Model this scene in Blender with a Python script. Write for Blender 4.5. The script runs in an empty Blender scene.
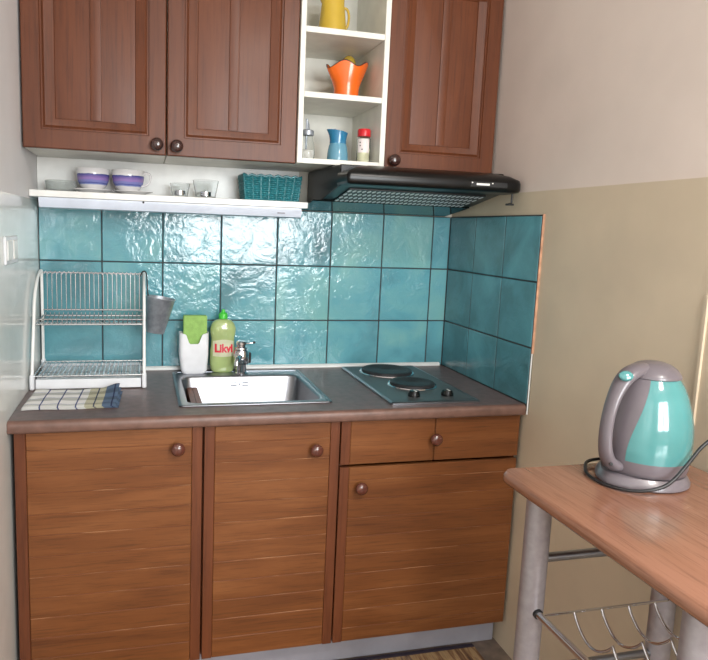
import bpy, math, random
from mathutils import Vector, Matrix
random.seed(7)
PI = math.pi
ZC = 0.83                      # height of the worktop above the floor
C = bpy.context.scene.collection

# ------------------------------------------------------------------ helpers
def lin(c):
    return tuple(((v/255)/12.92 if v/255 <= .04045 else ((v/255+.055)/1.055)**2.4) for v in c) + (1.0,)

def sm(a, b, t):
    t = max(0, min(1, (t-a)/(b-a))); return t*t*(3-2*t)

class MB:
    """collects shapes in world coordinates and links them as one mesh object"""
    def __init__(s): s.v = []; s.f = []; s.mi = []; s.col = []
    def add(s, vs, fs, mi=0, col=None):
        n = len(s.v); s.v += [tuple(v) for v in vs]
        s.f += [tuple(i+n for i in f) for f in fs]; s.mi += [mi]*len(fs); s.col += [col]*len(fs)
        return s
    def box(s, x0, x1, y0, y1, z0, z1, bev=0, mi=0, col=None):
        x0, x1 = min(x0, x1), max(x0, x1); y0, y1 = min(y0, y1), max(y0, y1); z0, z1 = min(z0, z1), max(z0, z1)
        if bev <= 0:
            vs = [(x, y, z) for x in (x0, x1) for y in (y0, y1) for z in (z0, z1)]
            return s.add(vs, [(0,1,3,2),(4,6,7,5),(0,4,5,1),(2,3,7,6),(0,2,6,4),(1,5,7,3)], mi, col)
        b = min(bev, (x1-x0)*.49, (y1-y0)*.49, (z1-z0)*.49)
        lo = (x0, y0, z0); hi = (x1, y1, z1); vs = []; idx = {}
        for sx in (0, 1):
            for sy in (0, 1):
                for sz in (0, 1):
                    sg = (sx, sy, sz)
                    for ax in range(3):
                        p = []
                        for k in range(3):
                            e = (lo, hi)[sg[k]][k]
                            p.append(e if k == ax else e + (b if sg[k] == 0 else -b))
                        idx[(sg, ax)] = len(vs); vs.append(p)
        fs = []
        for ax in range(3):
            o = [k for k in range(3) if k != ax]
            for sd in (0, 1):
                ring = []
                for a, c in ((0,0),(1,0),(1,1),(0,1)):
                    sg = [0,0,0]; sg[ax] = sd; sg[o[0]] = a; sg[o[1]] = c; ring.append(idx[(tuple(sg), ax)])
                fl = (sd == 1) != (ax == 1)
                fs.append(tuple(ring if fl else ring[::-1]))
        for ax in range(3):
            o = [k for k in range(3) if k != ax]
            for a in (0, 1):
                for c in (0, 1):
                    g0 = [0,0,0]; g1 = [0,0,0]; g0[ax] = 0; g1[ax] = 1
                    for g in (g0, g1): g[o[0]] = a; g[o[1]] = c
                    fs.append((idx[(tuple(g0), o[0])], idx[(tuple(g1), o[0])], idx[(tuple(g1), o[1])], idx[(tuple(g0), o[1])]))
        for sx in (0,1):
            for sy in (0,1):
                for sz in (0,1): fs.append(tuple(idx[((sx,sy,sz), k)] for k in range(3)))
        return s.add(vs, fs, mi, col)
    def lathe(s, prof, cx=0, cy=0, cz=0, n=32, axis='z', sx=1, sy=1, close=False, a0=0, a1=2*PI, mi=0):
        full = abs(a1-a0-2*PI) < 1e-6; m = n if full else n+1
        vs = []
        for (r, h) in prof:
            for k in range(m):
                a = a0+(a1-a0)*k/n; x, y = r*math.cos(a)*sx, r*math.sin(a)*sy
                if axis == 'z': vs.append((cx+x, cy+y, cz+h))
                elif axis == 'y': vs.append((cx+x, cy+h, cz-y))
                else: vs.append((cx+h, cy+x, cz+y))
        fs = []
        P = len(prof); rng = range(P if close else P-1)
        for i in rng:
            j = (i+1) % P
            for k in range(n):
                k2 = (k+1) % m
                fs.append((i*m+k, i*m+k2, j*m+k2, j*m+k))
        if not close and full:
            if prof[0][0] > 1e-6: fs.append(tuple(reversed(range(m))))
            if prof[-1][0] > 1e-6: fs.append(tuple((P-1)*m+k for k in range(m)))
        return s.add(vs, fs, mi)
    def tube(s, pts, r, n=8, sm_=0, closed=False, r2=None, mi=0, rad=None, up=None):
        pts = [Vector(p) for p in pts]
        for _ in range(sm_):
            q = []
            L = len(pts)
            for i in range(L if closed else L-1):
                a, b = pts[i], pts[(i+1) % L]
                q += [a*.75+b*.25, a*.25+b*.75]
            if not closed: q = [pts[0]]+q+[pts[-1]]
            if rad:
                w = []
                for i in range(L-1): w += [rad[i]*.75+rad[i+1]*.25, rad[i]*.25+rad[i+1]*.75]
                rad = [rad[0]]+w+[rad[-1]]
            pts = q
        L = len(pts); vs = []; prev = None
        for i, p in enumerate(pts):
            if closed: t = pts[(i+1) % L]-pts[i-1]
            else: t = pts[min(i+1, L-1)]-pts[max(i-1, 0)]
            t.normalize()
            if prev is None:
                u = Vector(up) if up else (Vector((0,0,1)) if abs(t.z) < .9 else Vector((1,0,0)))
            else: u = prev
            nn = (u - t*u.dot(t)); nn.normalize(); prev = nn; bb = t.cross(nn)
            k_ = rad[i] if rad else 1
            for k in range(n):
                a = 2*PI*k/n; vs.append(p+nn*math.cos(a)*r*k_+bb*math.sin(a)*(r2 or r)*k_)
        fs = []
        for i in range(L if closed else L-1):
            j = (i+1) % L
            for k in range(n): fs.append((i*n+k, i*n+(k+1)%n, j*n+(k+1)%n, j*n+k))
        if not closed: fs += [tuple(reversed(range(n))), tuple((L-1)*n+k for k in range(n))]
        return s.add(vs, fs, mi)
    def prism(s, poly, z0, z1, ax='z', mi=0):
        n = len(poly)
        def P(a, b, c): return {'z': (a, b, c), 'x': (c, a, b), 'y': (a, c, b)}[ax]
        vs = [P(a, b, z0) for a, b in poly]+[P(a, b, z1) for a, b in poly]
        fs = [tuple(reversed(range(n))), tuple(range(n, 2*n))]+[(i, (i+1)%n, n+(i+1)%n, n+i) for i in range(n)]
        return s.add(vs, fs, mi)
    def rings(s, rings, cap=(True, True), mi=0):
        n = len(rings[0]); vs = [v for r in rings for v in r]; fs = []
        for i in range(len(rings)-1):
            for k in range(n): fs.append((i*n+k, i*n+(k+1)%n, (i+1)*n+(k+1)%n, (i+1)*n+k))
        if cap[0]: fs.append(tuple(reversed(range(n))))
        if cap[1]: fs.append(tuple((len(rings)-1)*n+k for k in range(n)))
        return s.add(vs, fs, mi)
    def map(s, fn): s.v = [tuple(fn(*v)) for v in s.v]; return s

def wpos(o):
    m = Vector((0,0,0)); r = Matrix.Identity(3); chain = []
    while o: chain.append(o); o = o.parent
    M = Matrix.Identity(4)
    for c in reversed(chain): M = M @ (Matrix.Translation(c.location) @ c.rotation_euler.to_matrix().to_4x4())
    return M

def obj(name, mb, mat, parent=None, angle=35, local=False, recalc=True, bev=0, thick=0):
    import bmesh
    me = bpy.data.meshes.new(name)
    vs = mb.v
    if parent is not None and not local:
        inv = wpos(parent).inverted(); vs = [tuple(inv @ Vector(v)) for v in vs]
    me.from_pydata(vs, [], mb.f)
    mats = mat if isinstance(mat, (list, tuple)) else [mat]
    for m in mats: me.materials.append(m)
    for p, i in zip(me.polygons, mb.mi): p.material_index = i
    if any(c is not None for c in mb.col):
        ca = me.color_attributes.new('tint', 'FLOAT_COLOR', 'CORNER')
        for p, c in zip(me.polygons, mb.col):
            for li in p.loop_indices: ca.data[li].color = (c, random.random()*0+c, c, 1) if c is not None else (.5,.5,.5,1)
    if recalc:
        bm = bmesh.new(); bm.from_mesh(me); bmesh.ops.recalc_face_normals(bm, faces=bm.faces); bm.to_mesh(me); bm.free()
    for p in me.polygons: p.use_smooth = True
    me.set_sharp_from_angle(angle=math.radians(angle))
    o = bpy.data.objects.new(name, me); C.objects.link(o)
    if thick:
        m = o.modifiers.new('thick', 'SOLIDIFY'); m.thickness = thick; m.offset = 0
    if bev:
        m = o.modifiers.new('bevel', 'BEVEL'); m.width = bev; m.segments = 3; m.limit_method = 'ANGLE'; m.angle_limit = math.radians(40)
    if parent: o.parent = parent
    return o

def tag(o, label, cat=None, group=None):
    o['label'] = label
    if cat: o['category'] = cat
    if group: o['group'] = group
    return o

def thing(name, label, cat, loc=(0,0,0), rotz=0, group=None):
    o = bpy.data.objects.new(name, None); C.objects.link(o); o.empty_display_size = .05
    o.location = loc; o.rotation_euler = (0, 0, rotz)
    return tag(o, label, cat, group)

def struct(name, mb, mat, parent=None, **k):
    o = obj(name, mb, mat, parent, **k)
    if parent is None: o['kind'] = 'structure'
    return o

def rrect(x0, x1, y0, y1, r, n=6):
    p = []
    for cx, cy, a in ((x1-r, y0+r, -PI/2), (x1-r, y1-r, 0), (x0+r, y1-r, PI/2), (x0+r, y0+r, PI)):
        for k in range(n+1):
            t = a+PI/2*k/n; p.append((cx+r*math.cos(t), cy+r*math.sin(t)))
    return p

# ------------------------------------------------------------------ materials
def nodes(name):
    m = bpy.data.materials.new(name); m.use_nodes = True
    nt = m.node_tree; return m, nt, nt.nodes['Principled BSDF']

def N(nt, t, **k):
    n = nt.nodes.new(t)
    for a, b in k.items():
        if a == 'op': n.operation = b
        elif a == 'blend': n.data_type = 'RGBA'; n.blend_type = b
        else: n.inputs[a.replace('_', ' ')].default_value = b
    return n

def L(nt, a, b): nt.links.new(a, b)

def coords(nt, scale=(1,1,1), rot=(0,0,0), world=True):
    if world: g = nt.nodes.new('ShaderNodeNewGeometry'); out = g.outputs['Position']
    else: g = nt.nodes.new('ShaderNodeTexCoord'); out = g.outputs['Object']
    mp = nt.nodes.new('ShaderNodeMapping'); mp.inputs['Scale'].default_value = scale; mp.inputs['Rotation'].default_value = rot
    L(nt, out, mp.inputs['Vector']); return mp.outputs['Vector']

def ramp(nt, fac, stops):
    r = nt.nodes.new('ShaderNodeValToRGB'); L(nt, fac, r.inputs['Fac'])
    e = r.color_ramp.elements
    while len(e) < len(stops): e.new(.5)
    for i, (p, c) in enumerate(stops): e[i].position = p; e[i].color = c
    return r.outputs['Color']

def bump(nt, b, h, strength=.2, dist=.002, prev=None):
    n = nt.nodes.new('ShaderNodeBump'); n.inputs['Strength'].default_value = strength; n.inputs['Distance'].default_value = dist
    L(nt, h, n.inputs['Height'])
    if prev: L(nt, prev, n.inputs['Normal'])
    L(nt, n.outputs['Normal'], b.inputs['Normal']); return n.outputs['Normal']

def plain(name, c, rough=.5, metal=0, coat=0, spec=.5, var=.04, vscale=14, bs=0, bscale=60):
    m, nt, b = nodes(name)
    b.inputs['Roughness'].default_value = rough; b.inputs['Metallic'].default_value = metal
    b.inputs['Coat Weight'].default_value = coat; b.inputs['Specular IOR Level'].default_value = spec
    v = coords(nt); no = N(nt, 'ShaderNodeTexNoise', Scale=vscale, Detail=3.0); L(nt, v, no.inputs['Vector'])
    c = lin(c); d = tuple(x*(1-var*2) for x in c[:3])+(1,); u = tuple(min(1, x*(1+var*2)) for x in c[:3])+(1,)
    L(nt, ramp(nt, no.outputs['Fac'], [(.3, d), (.7, u)]), b.inputs['Base Color'])
    if bs:
        n2 = N(nt, 'ShaderNodeTexNoise', Scale=bscale, Detail=4.0); L(nt, v, n2.inputs['Vector']); bump(nt, b, n2.outputs['Fac'], bs, .002)
    return m

def wood(name, c1, c2, c3, axis='z', rough=.38, coat=.25, fine=1.0, bs=.12):
    m, nt, b = nodes(name)
    sc = {'z': (9, 9, 1.0), 'x': (1.0, 9, 9), 'y': (9, 1.0, 9)}[axis]
    v = coords(nt, sc)
    n1 = N(nt, 'ShaderNodeTexNoise', Scale=1.6, Detail=6.0, Roughness=.6, Distortion=.8); L(nt, v, n1.inputs['Vector'])
    col = ramp(nt, n1.outputs['Fac'], [(.28, lin(c1)), (.5, lin(c2)), (.75, lin(c3))])
    v2 = coords(nt, tuple(s*(9 if s > 2 else 3.2)*fine for s in sc))
    n2 = N(nt, 'ShaderNodeTexNoise', Scale=1.5, Detail=5.0, Roughness=.7); L(nt, v2, n2.inputs['Vector'])
    g = ramp(nt, n2.outputs['Fac'], [(.34, (.45,.42,.4,1)), (.5, (1,1,1,1)), (1, (1,1,1,1))])
    mx = N(nt, 'ShaderNodeMix', blend='MULTIPLY'); mx.inputs[0].default_value = .55
    L(nt, col, mx.inputs[6]); L(nt, g, mx.inputs[7]); L(nt, mx.outputs[2], b.inputs['Base Color'])
    b.inputs['Specular IOR Level'].default_value = .35; b.inputs['Roughness'].default_value = rough; b.inputs['Coat Weight'].default_value = coat; b.inputs['Coat Roughness'].default_value = .25
    bump(nt, b, n2.outputs['Fac'], bs, .001)
    return m

def tile_mat():
    m, nt, b = nodes('turquoise_glaze')
    v = coords(nt)
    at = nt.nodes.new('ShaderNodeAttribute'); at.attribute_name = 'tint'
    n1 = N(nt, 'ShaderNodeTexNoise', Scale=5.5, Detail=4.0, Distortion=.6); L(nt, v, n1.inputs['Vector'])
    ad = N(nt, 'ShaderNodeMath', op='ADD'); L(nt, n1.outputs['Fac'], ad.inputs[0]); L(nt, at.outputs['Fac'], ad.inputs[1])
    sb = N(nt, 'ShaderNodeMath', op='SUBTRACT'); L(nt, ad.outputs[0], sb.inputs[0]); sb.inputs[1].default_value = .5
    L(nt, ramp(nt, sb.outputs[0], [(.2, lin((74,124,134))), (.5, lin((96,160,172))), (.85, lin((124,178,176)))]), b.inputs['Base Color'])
    b.inputs['Roughness'].default_value = .1; b.inputs['Coat Weight'].default_value = .5; b.inputs['Coat Roughness'].default_value = .06
    # hand-made, hammered glaze: long waves and small pits
    n2 = N(nt, 'ShaderNodeTexNoise', Scale=16.0, Detail=4.0, Roughness=.55, Distortion=1.2); L(nt, v, n2.inputs['Vector'])
    n3 = N(nt, 'ShaderNodeTexNoise', Scale=75.0, Detail=2.0, Distortion=.8); L(nt, v, n3.inputs['Vector'])
    # the glaze is rough in patches only
    msk = N(nt, 'ShaderNodeTexNoise', Scale=6.0, Detail=1.0); L(nt, v, msk.inputs['Vector'])
    mk = ramp(nt, msk.outputs['Fac'], [(.42, (0.1,0.1,0.1,1)), (.62, (1,1,1,1))])
    mu = N(nt, 'ShaderNodeMath', op='MULTIPLY'); L(nt, n3.outputs['Fac'], mu.inputs[0]); L(nt, mk, mu.inputs[1])
    p = bump(nt, b, n2.outputs['Fac'], .35, .007)
    p2 = bump(nt, b, mu.outputs[0], .5, .0022, p)
    L(nt, p2, b.inputs['Coat Normal'])
    return m

def glass(name, c=(240,248,246), rough=.02, tint=.9):
    m, nt, b = nodes(name)
    b.inputs['Base Color'].default_value = lin(c); b.inputs['Transmission Weight'].default_value = tint
    b.inputs['Roughness'].default_value = rough; b.inputs['IOR'].default_value = 1.12
    return m

M = {}
M['tile'] = tile_mat()
M['grout'] = plain('dark_grout', (52,58,60), .8)
M['upper'] = wood('dark_cherry_wood', (88,44,20), (98,51,25), (108,58,30), 'z', .46, .1)
M['upper_light'] = wood('cherry_wood_molding', (98,49,32), (108,56,38), (118,64,44), 'z', .46, .1)
M['lower'] = wood('orange_oak_wood', (98,56,28), (116,69,35), (134,85,48), 'x', .45, .1, 1.8)
def groove_glint_mat():  # light caught by the plank edges, painted as broken pale streaks
    m, nt, b = nodes('lit_groove_edge'); v = coords(nt, (5, 5, 60)); n = N(nt, 'ShaderNodeTexNoise', Scale=1.6, Detail=3.0); L(nt, v, n.inputs['Vector'])
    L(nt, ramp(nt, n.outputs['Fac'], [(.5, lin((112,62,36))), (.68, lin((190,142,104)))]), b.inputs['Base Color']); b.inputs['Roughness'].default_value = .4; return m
M['groove_glint'] = groove_glint_mat()
M['stile'] = wood('red_oak_edging', (88,46,27), (102,56,32), (116,66,40), 'z', .45, .1)
M['knob'] = plain('dark_turned_wood', (92,50,40), .25, coat=.6)
M['knob_dark'] = plain('dark_brown_turned_wood', (58,34,30), .22, coat=.6)
M['white'] = plain('white_melamine', (226,224,214), .4)
M['white_gloss'] = plain('white_lacquer', (232,232,228), .3)
M['plinth'] = plain('pale_grey_plinth', (150,148,156), .5)
M['top'] = plain('dark_brown_laminate', (100,80,78), .36, var=.12, vscale=40, bs=.03)
M['edge'] = plain('brown_edge_laminate', (110,82,72), .4, var=.1, vscale=30)
M['wallU'] = plain('pinkish_white_wall_paint', (220,206,196), .75, var=.025, vscale=4, bs=.1, bscale=25)
M['wallL'] = plain('beige_gloss_dado_paint', (204,188,164), .5, var=.03, vscale=5, bs=.1, bscale=18)
M['leftU'] = plain('pale_grey_wall_paint', (224,222,222), .6, var=.02, vscale=4, bs=.08, bscale=25)
M['leftL'] = plain('pale_green_grey_gloss_paint', (226,228,224), .16, var=.03, vscale=5, bs=.25, bscale=9)
M['backw'] = plain('greyish_back_wall', (196,192,180), .6)
M['ceil'] = plain('white_ceiling_paint', (230,228,222), .8)
M['floor'] = plain('worn_grey_brown_floor', (120,104,92), .5, var=.15, vscale=22)
M['steel'] = plain('brushed_steel', (150,152,158), .33, 1, var=.02)
M['chrome'] = plain('chrome', (214,214,218), .1, 1, var=.01)
M['wire'] = plain('chromed_wire', (202,204,206), .25, 1, var=.01)
M['zinc'] = plain('galvanised_zinc', (158,164,172), .42, .6, var=.12, vscale=45)
M['tube'] = plain('white_coated_tube', (236,236,234), .3)
M['alu'] = plain('silver_painted_tube', (164,158,162), .38, .55, var=.05, vscale=60)
M['plastic_white'] = plain('white_plastic', (228,230,234), .3)
M['plastic_black'] = plain('black_gloss_plastic', (12,12,12), .3, spec=.35)
M['plastic_dull'] = plain('black_matt_plastic', (24,24,25), .45)
M['rubber'] = plain('black_cord_rubber', (26,26,28), .45)
M['iron'] = plain('black_cast_iron', (42,42,44), .5, .2, var=.1, vscale=60)
M['trimm'] = plain('pale_worktop_trim', (214,216,214), .35)
M['brick'] = plain('raw_terracotta_edge', (186,140,112), .8, var=.15, vscale=40)
M['cable'] = plain('lamp_batten_white', (214,222,236), .25)

def glassy(): pass
M['glass'] = glass('clear_glass', (250,252,252), .0, 1.0)
M['frost'] = glass('frosted_grey_glass', (225,230,228), .1, .8)

# ------------------------------------------------------------------ the setting
XC = 1.4696; XW = 1.478; YB = .009; YR = -3.7; HC = 2.55; XE = 3.1; YE = -1.95
def W(z): return z+ZC
b = MB().box(-.1, XE+.1, YR-.1, .12, -.1, 0); struct('floor', b, M['floor'])
b = MB().box(-.1, XE+.1, YR-.1, .12, HC, HC+.1); struct('ceiling', b, M['ceil'])
b = MB().box(-.1, XW+.1, YB, .12, 0, HC); struct('wall_back', b, M['backw'])
# left wall: matt paint above, gloss paint below with a hard edge between
b = MB().box(-.1, 0, YR, YB, W(.57), HC, mi=0).box(-.1, .0012, YR, YB, 0, W(.57), mi=1)
struct('wall_left', b, [M['leftU'], M['leftL']])
b = MB().box(XW, XW+.1, YE, YB, W(.645), HC, mi=0).box(XW-.0012, XW+.1, YE, YB, 0, W(.645), mi=1)
struct('wall_right', b, [M['wallU'], M['wallL']])
b = MB().box(XW, XE, YE, YE+.1, 0, HC); struct('wall_alcove', b, M['wallU'])
b = MB().box(XE, XE+.1, YR, YE, 0, HC); struct('wall_far_right', b, M['wallU'])
WX0, WX1, WZ0, WZ1 = .55, 1.85, .95, 2.25
b = MB().box(-.1, WX0, YR-.1, YR, 0, HC).box(WX1, XE+.1, YR-.1, YR, 0, HC).box(WX0, WX1, YR-.1, YR, 0, WZ0).box(WX0, WX1, YR-.1, YR, WZ1, HC)
struct('wall_rear', b, M['wallU'])
b = MB()
for x0, x1 in ((WX0, WX0+.05), (WX1-.05, WX1), ((WX0+WX1)/2-.035, (WX0+WX1)/2+.035)): b.box(x0, x1, YR-.07, YR-.02, WZ0, WZ1, .004)
b.box(WX0, WX1, YR-.07, YR-.02, WZ0, WZ0+.05, .004).box(WX0, WX1, YR-.07, YR-.02, WZ1-.05, WZ1, .004)
wf = struct('window_1', b, M['white_gloss'])

b = MB().box(.0015, .872, .0025, YB, W(.5975), W(.7085)); struct('trim_6', b, M['white_gloss'])
# seam trim on the right wall
b = MB().box(XW-.006, XW, -1.220, -1.211, W(.12), W(.40), .001); struct('trim_1', b, M['wallL'])

# tiles on the back wall and the right wall (grout bed plus one raised glazed tile each)
rows = [(0, .1758), (.1758, .3756), (.3756, .5734)]
g = .0022
def tiles(name, spans, back):
    m = MB()
    if back: m.box(0.0013, XW, .002, YB, W(-.02), W(.5734), mi=1)
    else: m.box(XC+.002, XW-.0013, -.6015, .002, W(-.02), W(.575), mi=1)
    for (a, c) in spans:
        for (z0, z1) in rows:
            t = random.uniform(.38, .72) if back else random.uniform(.16, .36)  # right-wall tiles tinted darker: that wall's shade is put into the glaze
            if back: m.box(a+g, c-g, 0, .004, W(z0)+g, W(z1)-g, .0016, 0, t)
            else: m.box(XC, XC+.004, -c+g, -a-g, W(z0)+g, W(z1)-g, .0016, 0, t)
    return struct(name, m, [M['tile'], M['grout']])
tiles('trim_2', [(k*.2+.0013*(k == 0), (k+1)*.2) for k in range(7)]+[(1.4, XC)], True)
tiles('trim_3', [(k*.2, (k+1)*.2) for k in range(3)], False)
b = MB().box(XC+.0005, XC+.0072, -.606, -.6018, W(.16), W(.577), .001); struct('trim_4', b, M['brick'])
b = MB().box(XC+.0005, XC+.0045, -.6055, -.6018, W(-.03), W(.16), .001); struct('trim_5', b, M['trimm'])

# ------------------------------------------------------------------ worktop and base units
t = thing('worktop', 'dark brown laminate worktop with rounded brown front edge over the base cabinets', 'countertop', (.73, -.3, W(-.033)))
SX0, SX1, SY0, SY1 = .441, .870, -.497, -.064   # cut-out for the sink
def slab(x0, x1, y0, y1): return MB().box(x0, x1, y0, y1, W(-.033), W(0))
b = MB()
for q in ((.002, SX0, -.588, -.0005), (SX1, XC-.001, -.588, -.0005), (SX0, SX1, -.588, SY0), (SX0, SX1, SY1, -.0005)):
    b.box(q[0], q[1], q[2], q[3], W(-.033), W(0))
obj('surface', b, M['top'], t)
prof = [(-.588, 0), (-.594, -.0006), (-.6, -.004), (-.6025, -.0095), (-.6025, -.026), (-.600, -.031), (-.595, -.033), (-.588, -.033)]
b = MB().prism([(y, W(z)) for y, z in prof], .002, XC-.001, 'x'); obj('front_edge', b, M['edge'], t, 60)
b = MB().prism([(-.0008, W(.0005)), (-.0008, W(.013)), (-.006, W(.013)), (-.011, W(.008)), (-.012, W(.0005))], .003, 1.456, 'x')
obj('sealing_strip', b, M['trimm'], t)

def knob(parent, x, y, z, s=1.0, mat='knob'):
    prof = [(.009, 0), (.0075, -.006), (.0085, -.010), (.0155, -.013), (.0188, -.0185), (.0182, -.024), (.013, -.029), (.006, -.0312), (0, -.0316)]
    m = MB().lathe([(r*s, h*s) for r, h in prof], x, y, W(z), 28, 'y')
    return obj('knob', m, M[mat], parent, 60)

def planks(x0, x1, z0, z1, pitch=.0585, first=None):
    m = MB(); z = z1; zn = z1-(first or pitch)
    while z > z0+.001:
        zz = max(zn, z0)
        if zz-z0 < .012: zz = z0
        m.box(x0, x1, -.5795, -.5615, W(zz), W(z), .0016)
        if zz > z0+.001: m.box(x0+.001, x1-.001, -.5789, -.57, W(zz)-.0005, W(zz)+.0005, 0, 1)  # thin inlay that carries the painted edge light
        z = zz; zn = z-pitch
    return m

def base_unit(x0, x1, label, zt=-.034, zb=-.7292):
    t = thing('base_cabinet', label, 'cabinet', ((x0+x1)/2, -.29, 0), group='base cabinets under the worktop')
    m = MB()
    m.box(x0, x0+.016, -.56, -.004, .105, W(-.034)).box(x1-.016, x1, -.56, -.004, .105, W(-.034))
    m.box(x0+.016, x1-.016, -.56, -.004, .105, .121).box(x0+.016, x1-.016, -.012, -.004, .121, W(-.034))
    m.box(x0+.016, x1-.016, -.56, -.50, W(-.048), W(-.034))
    obj('body', m, M['stile'], t)
    return t
def base_door(t, x0, x1, z0, z1, kx, kz, first=None, right_stile=True):
    d = obj('door', planks(x0+.0285, x1-(.0285 if right_stile else .001), z0+.001, z1-.001, first=first), [M['lower'], M['groove_glint']], t)
    for a in ((x0, x0+.028), (x1-.028, x1))[:2 if right_stile else 1]:
        m = MB().box(a[0], a[1], -.5802, -.5612, W(z0), W(z1), .0012); obj('stile', m, M['stile'], d)
    knob(d, kx, -.5800, kz)
    return d
t = base_unit(.012, .493, 'wide orange-brown base cabinet with one grooved door, against the left wall')
base_door(t, .013, .4915, -.7292, -.036, .425, -.092, .047)
t = base_unit(.4945, .886, 'narrow orange-brown base cabinet under the sink')
base_door(t, .497, .8845, -.7292, -.036, .812, -.114, .047)
t = base_unit(.8875, 1.466, 'orange-brown base cabinet with a drawer above its door, under the hob')
base_door(t, .889, 1.466, -.7292, -.176, .952, -.236, .04, False)
d = MB().box(.889+.0285, 1.1795, -.5795, -.5615, W(-.168), W(-.037), .0013).box(1.1845, 1.466, -.5795, -.5615, W(-.168), W(-.037), .0013).box(1.17, 1.19, -.5735, -.5615, W(-.168), W(-.037))
d = obj('drawer', d, M['lower'], t)
obj('stile', MB().box(.889, .917, -.5802, -.5612, W(-.168), W(-.037), .0012), M['stile'], d)
knob(d, 1.180, -.5795, -.098)
b = MB().box(.003, XC-.002, -.52, -.504, .0005, .104, .001)
tag(obj('plinth', b, M['plinth']), 'pale grey plinth board below the base cabinets', 'plinth')

# ------------------------------------------------------------------ sink with faucet
t = thing('sink', 'rectangular stainless steel sink set into the worktop', 'sink', (.655, -.28, W(0)))
def ring3(r, z): return [(x, y, W(z)) for x, y in r]
outer0 = rrect(.4315, .880, -.508, -.0565, .012); outer1 = rrect(.4335, .878, -.506, -.0585, .012); lip = rrect(.4405, .871, -.499, -.0655, .010)
o2 = rrect(.452, .862, -.482, -.124, .040); o3 = rrect(.456, .858, -.478, -.128, .037)
r1 = rrect(.459, .855, -.475, -.131, .036); r2 = rrect(.468, .846, -.466, -.140, .038); r3 = rrect(.485, .830, -.449, -.156, .038); r4 = rrect(.60, .72, -.33, -.25, .03)
b = MB().rings([ring3(outer0, .0006), ring3(outer0, .003), ring3(outer1, .0048), ring3(lip, .0042), ring3(lip, .0028), ring3(o2, .0026), ring3(o3, .0008), ring3(r1, -.006), ring3(r2, -.125), ring3(r3, -.146), ring3(r4, -.150)], (False, True))
obj('basin', b, M['steel'], t, 50, recalc=False, thick=.0008)
b = MB().lathe([(.0, -.1485), (.018, -.1485), (.022, -.1475), (.026, -.1482)], .66, -.29, W(0), 24); obj('drain', b, M['chrome'], t)
b = MB()
for dx in (-.02, .02):
    for dz in (-.022, -.031): b.box(.655+dx-.011, .655+dx+.011, -.1345, -.1315, W(dz)-.0016, W(dz)+.0016)
b.lathe([(0,-.1350),(.003,-.1345),(.003,-.1315)], .655, 0, W(-.0265), 12, 'y')
obj('overflow_slot', b, M['iron'], t)

t = thing('faucet', 'small chrome mixer faucet behind the sink basin', 'faucet', (.664, -.101, W(.0028)))
fx, fy = .664, -.101
b = MB().lathe([(.021,.0), (.021,.004), (.0185,.007), (.018,.034), (.0265,.037), (.0275,.042), (.027,.078), (.0245,.083), (.0185,.085)], fx, fy, W(.0028), 32)
bd = obj('body', b, M['chrome'], t)
b = MB().lathe([(.0185,.085), (.0215,.088), (.0205,.093), (.0145,.096), (.0145,.101), (.018,.103), (.018,.112), (.014,.1155), (0,.1165)], fx, fy, W(.0028), 32)
obj('cap', b, M['chrome'], t)
b = MB().tube([(fx-.004, fy-.018, W(.066)), (fx-.014, fy-.045, W(.072)), (fx-.022, fy-.068, W(.070)), (fx-.026, fy-.078, W(.060)), (fx-.027, fy-.080, W(.048))], .0085, 12, 2)
obj('spout', b, M['chrome'], t, 60)
b = MB().tube([(fx+.014, fy, W(.1095)), (fx+.030, fy+.002, W(.1085)), (fx+.044, fy+.003, W(.112))], .0028, 8, 1)
lv = obj('lever', b, M['chrome'], t)
b = MB().lathe([(0,.050),(.0035,.0475),(.0042,.044),(.0035,.0405),(0,.038)], fx, fy+.003, W(.112), 12, 'x'); obj('lever_tip', b, M['plastic_dull'], lv)
b = MB().box(fx+.0255, fx+.034, fy-.006, fy+.006, W(.040), W(.078), .003); obj('side_grip', b, M['plastic_dull'], t)

# ------------------------------------------------------------------ hob
t = thing('hob', 'two-plate electric hob in a steel frame set into the worktop under the cooker hood', 'hob', (1.19, -.30, W(0)))
HX0, HX1, HY0, HY1 = 1.048, 1.338, -.556, -.030
M['hobtop'] = plain('dark_steel_hob_top', (92,96,97), .34, .45, var=.03)
b = MB().rings([ring3(rrect(HX0,HX1,HY0,HY1,.008),.0004), ring3(rrect(HX0,HX1,HY0,HY1,.008),.005), ring3(rrect(HX0+.003,HX1-.003,HY0+.003,HY1-.003,.007),.0075), ring3(rrect(HX0+.009,HX1-.009,HY0+.009,HY1-.009,.006),.0078)], (True, False))
obj('frame', b, M['steel'], t, 50)
b = MB().rings([ring3(rrect(HX0+.009,HX1-.009,HY0+.009,HY1-.009,.006),.0079), ring3(rrect(HX0+.014,HX1-.014,HY0+.014,HY1-.014,.006),.0066)], (False, True))
obj('plate', b, M['hobtop'], t, 50)
for bx, by, br in ((1.190, -.135, .090), (1.205, -.335, .074)):
    b = MB().lathe([(br+.009,.0068), (br+.007,.0098), (br+.001,.0105), (br,.0085)], bx, by, W(0), 48)
    rg = obj('burner_ring', b, M['chrome'], t)
    b = MB().lathe([(br,.0086), (br,.0165), (br-.003,.0185), (br-.018,.0178), (br-.020,.0165), (.024,.0165), (.022,.015), (0,.015)], bx, by, W(0), 48)
    obj('hotplate', b, M['iron'], t, 40)
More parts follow.
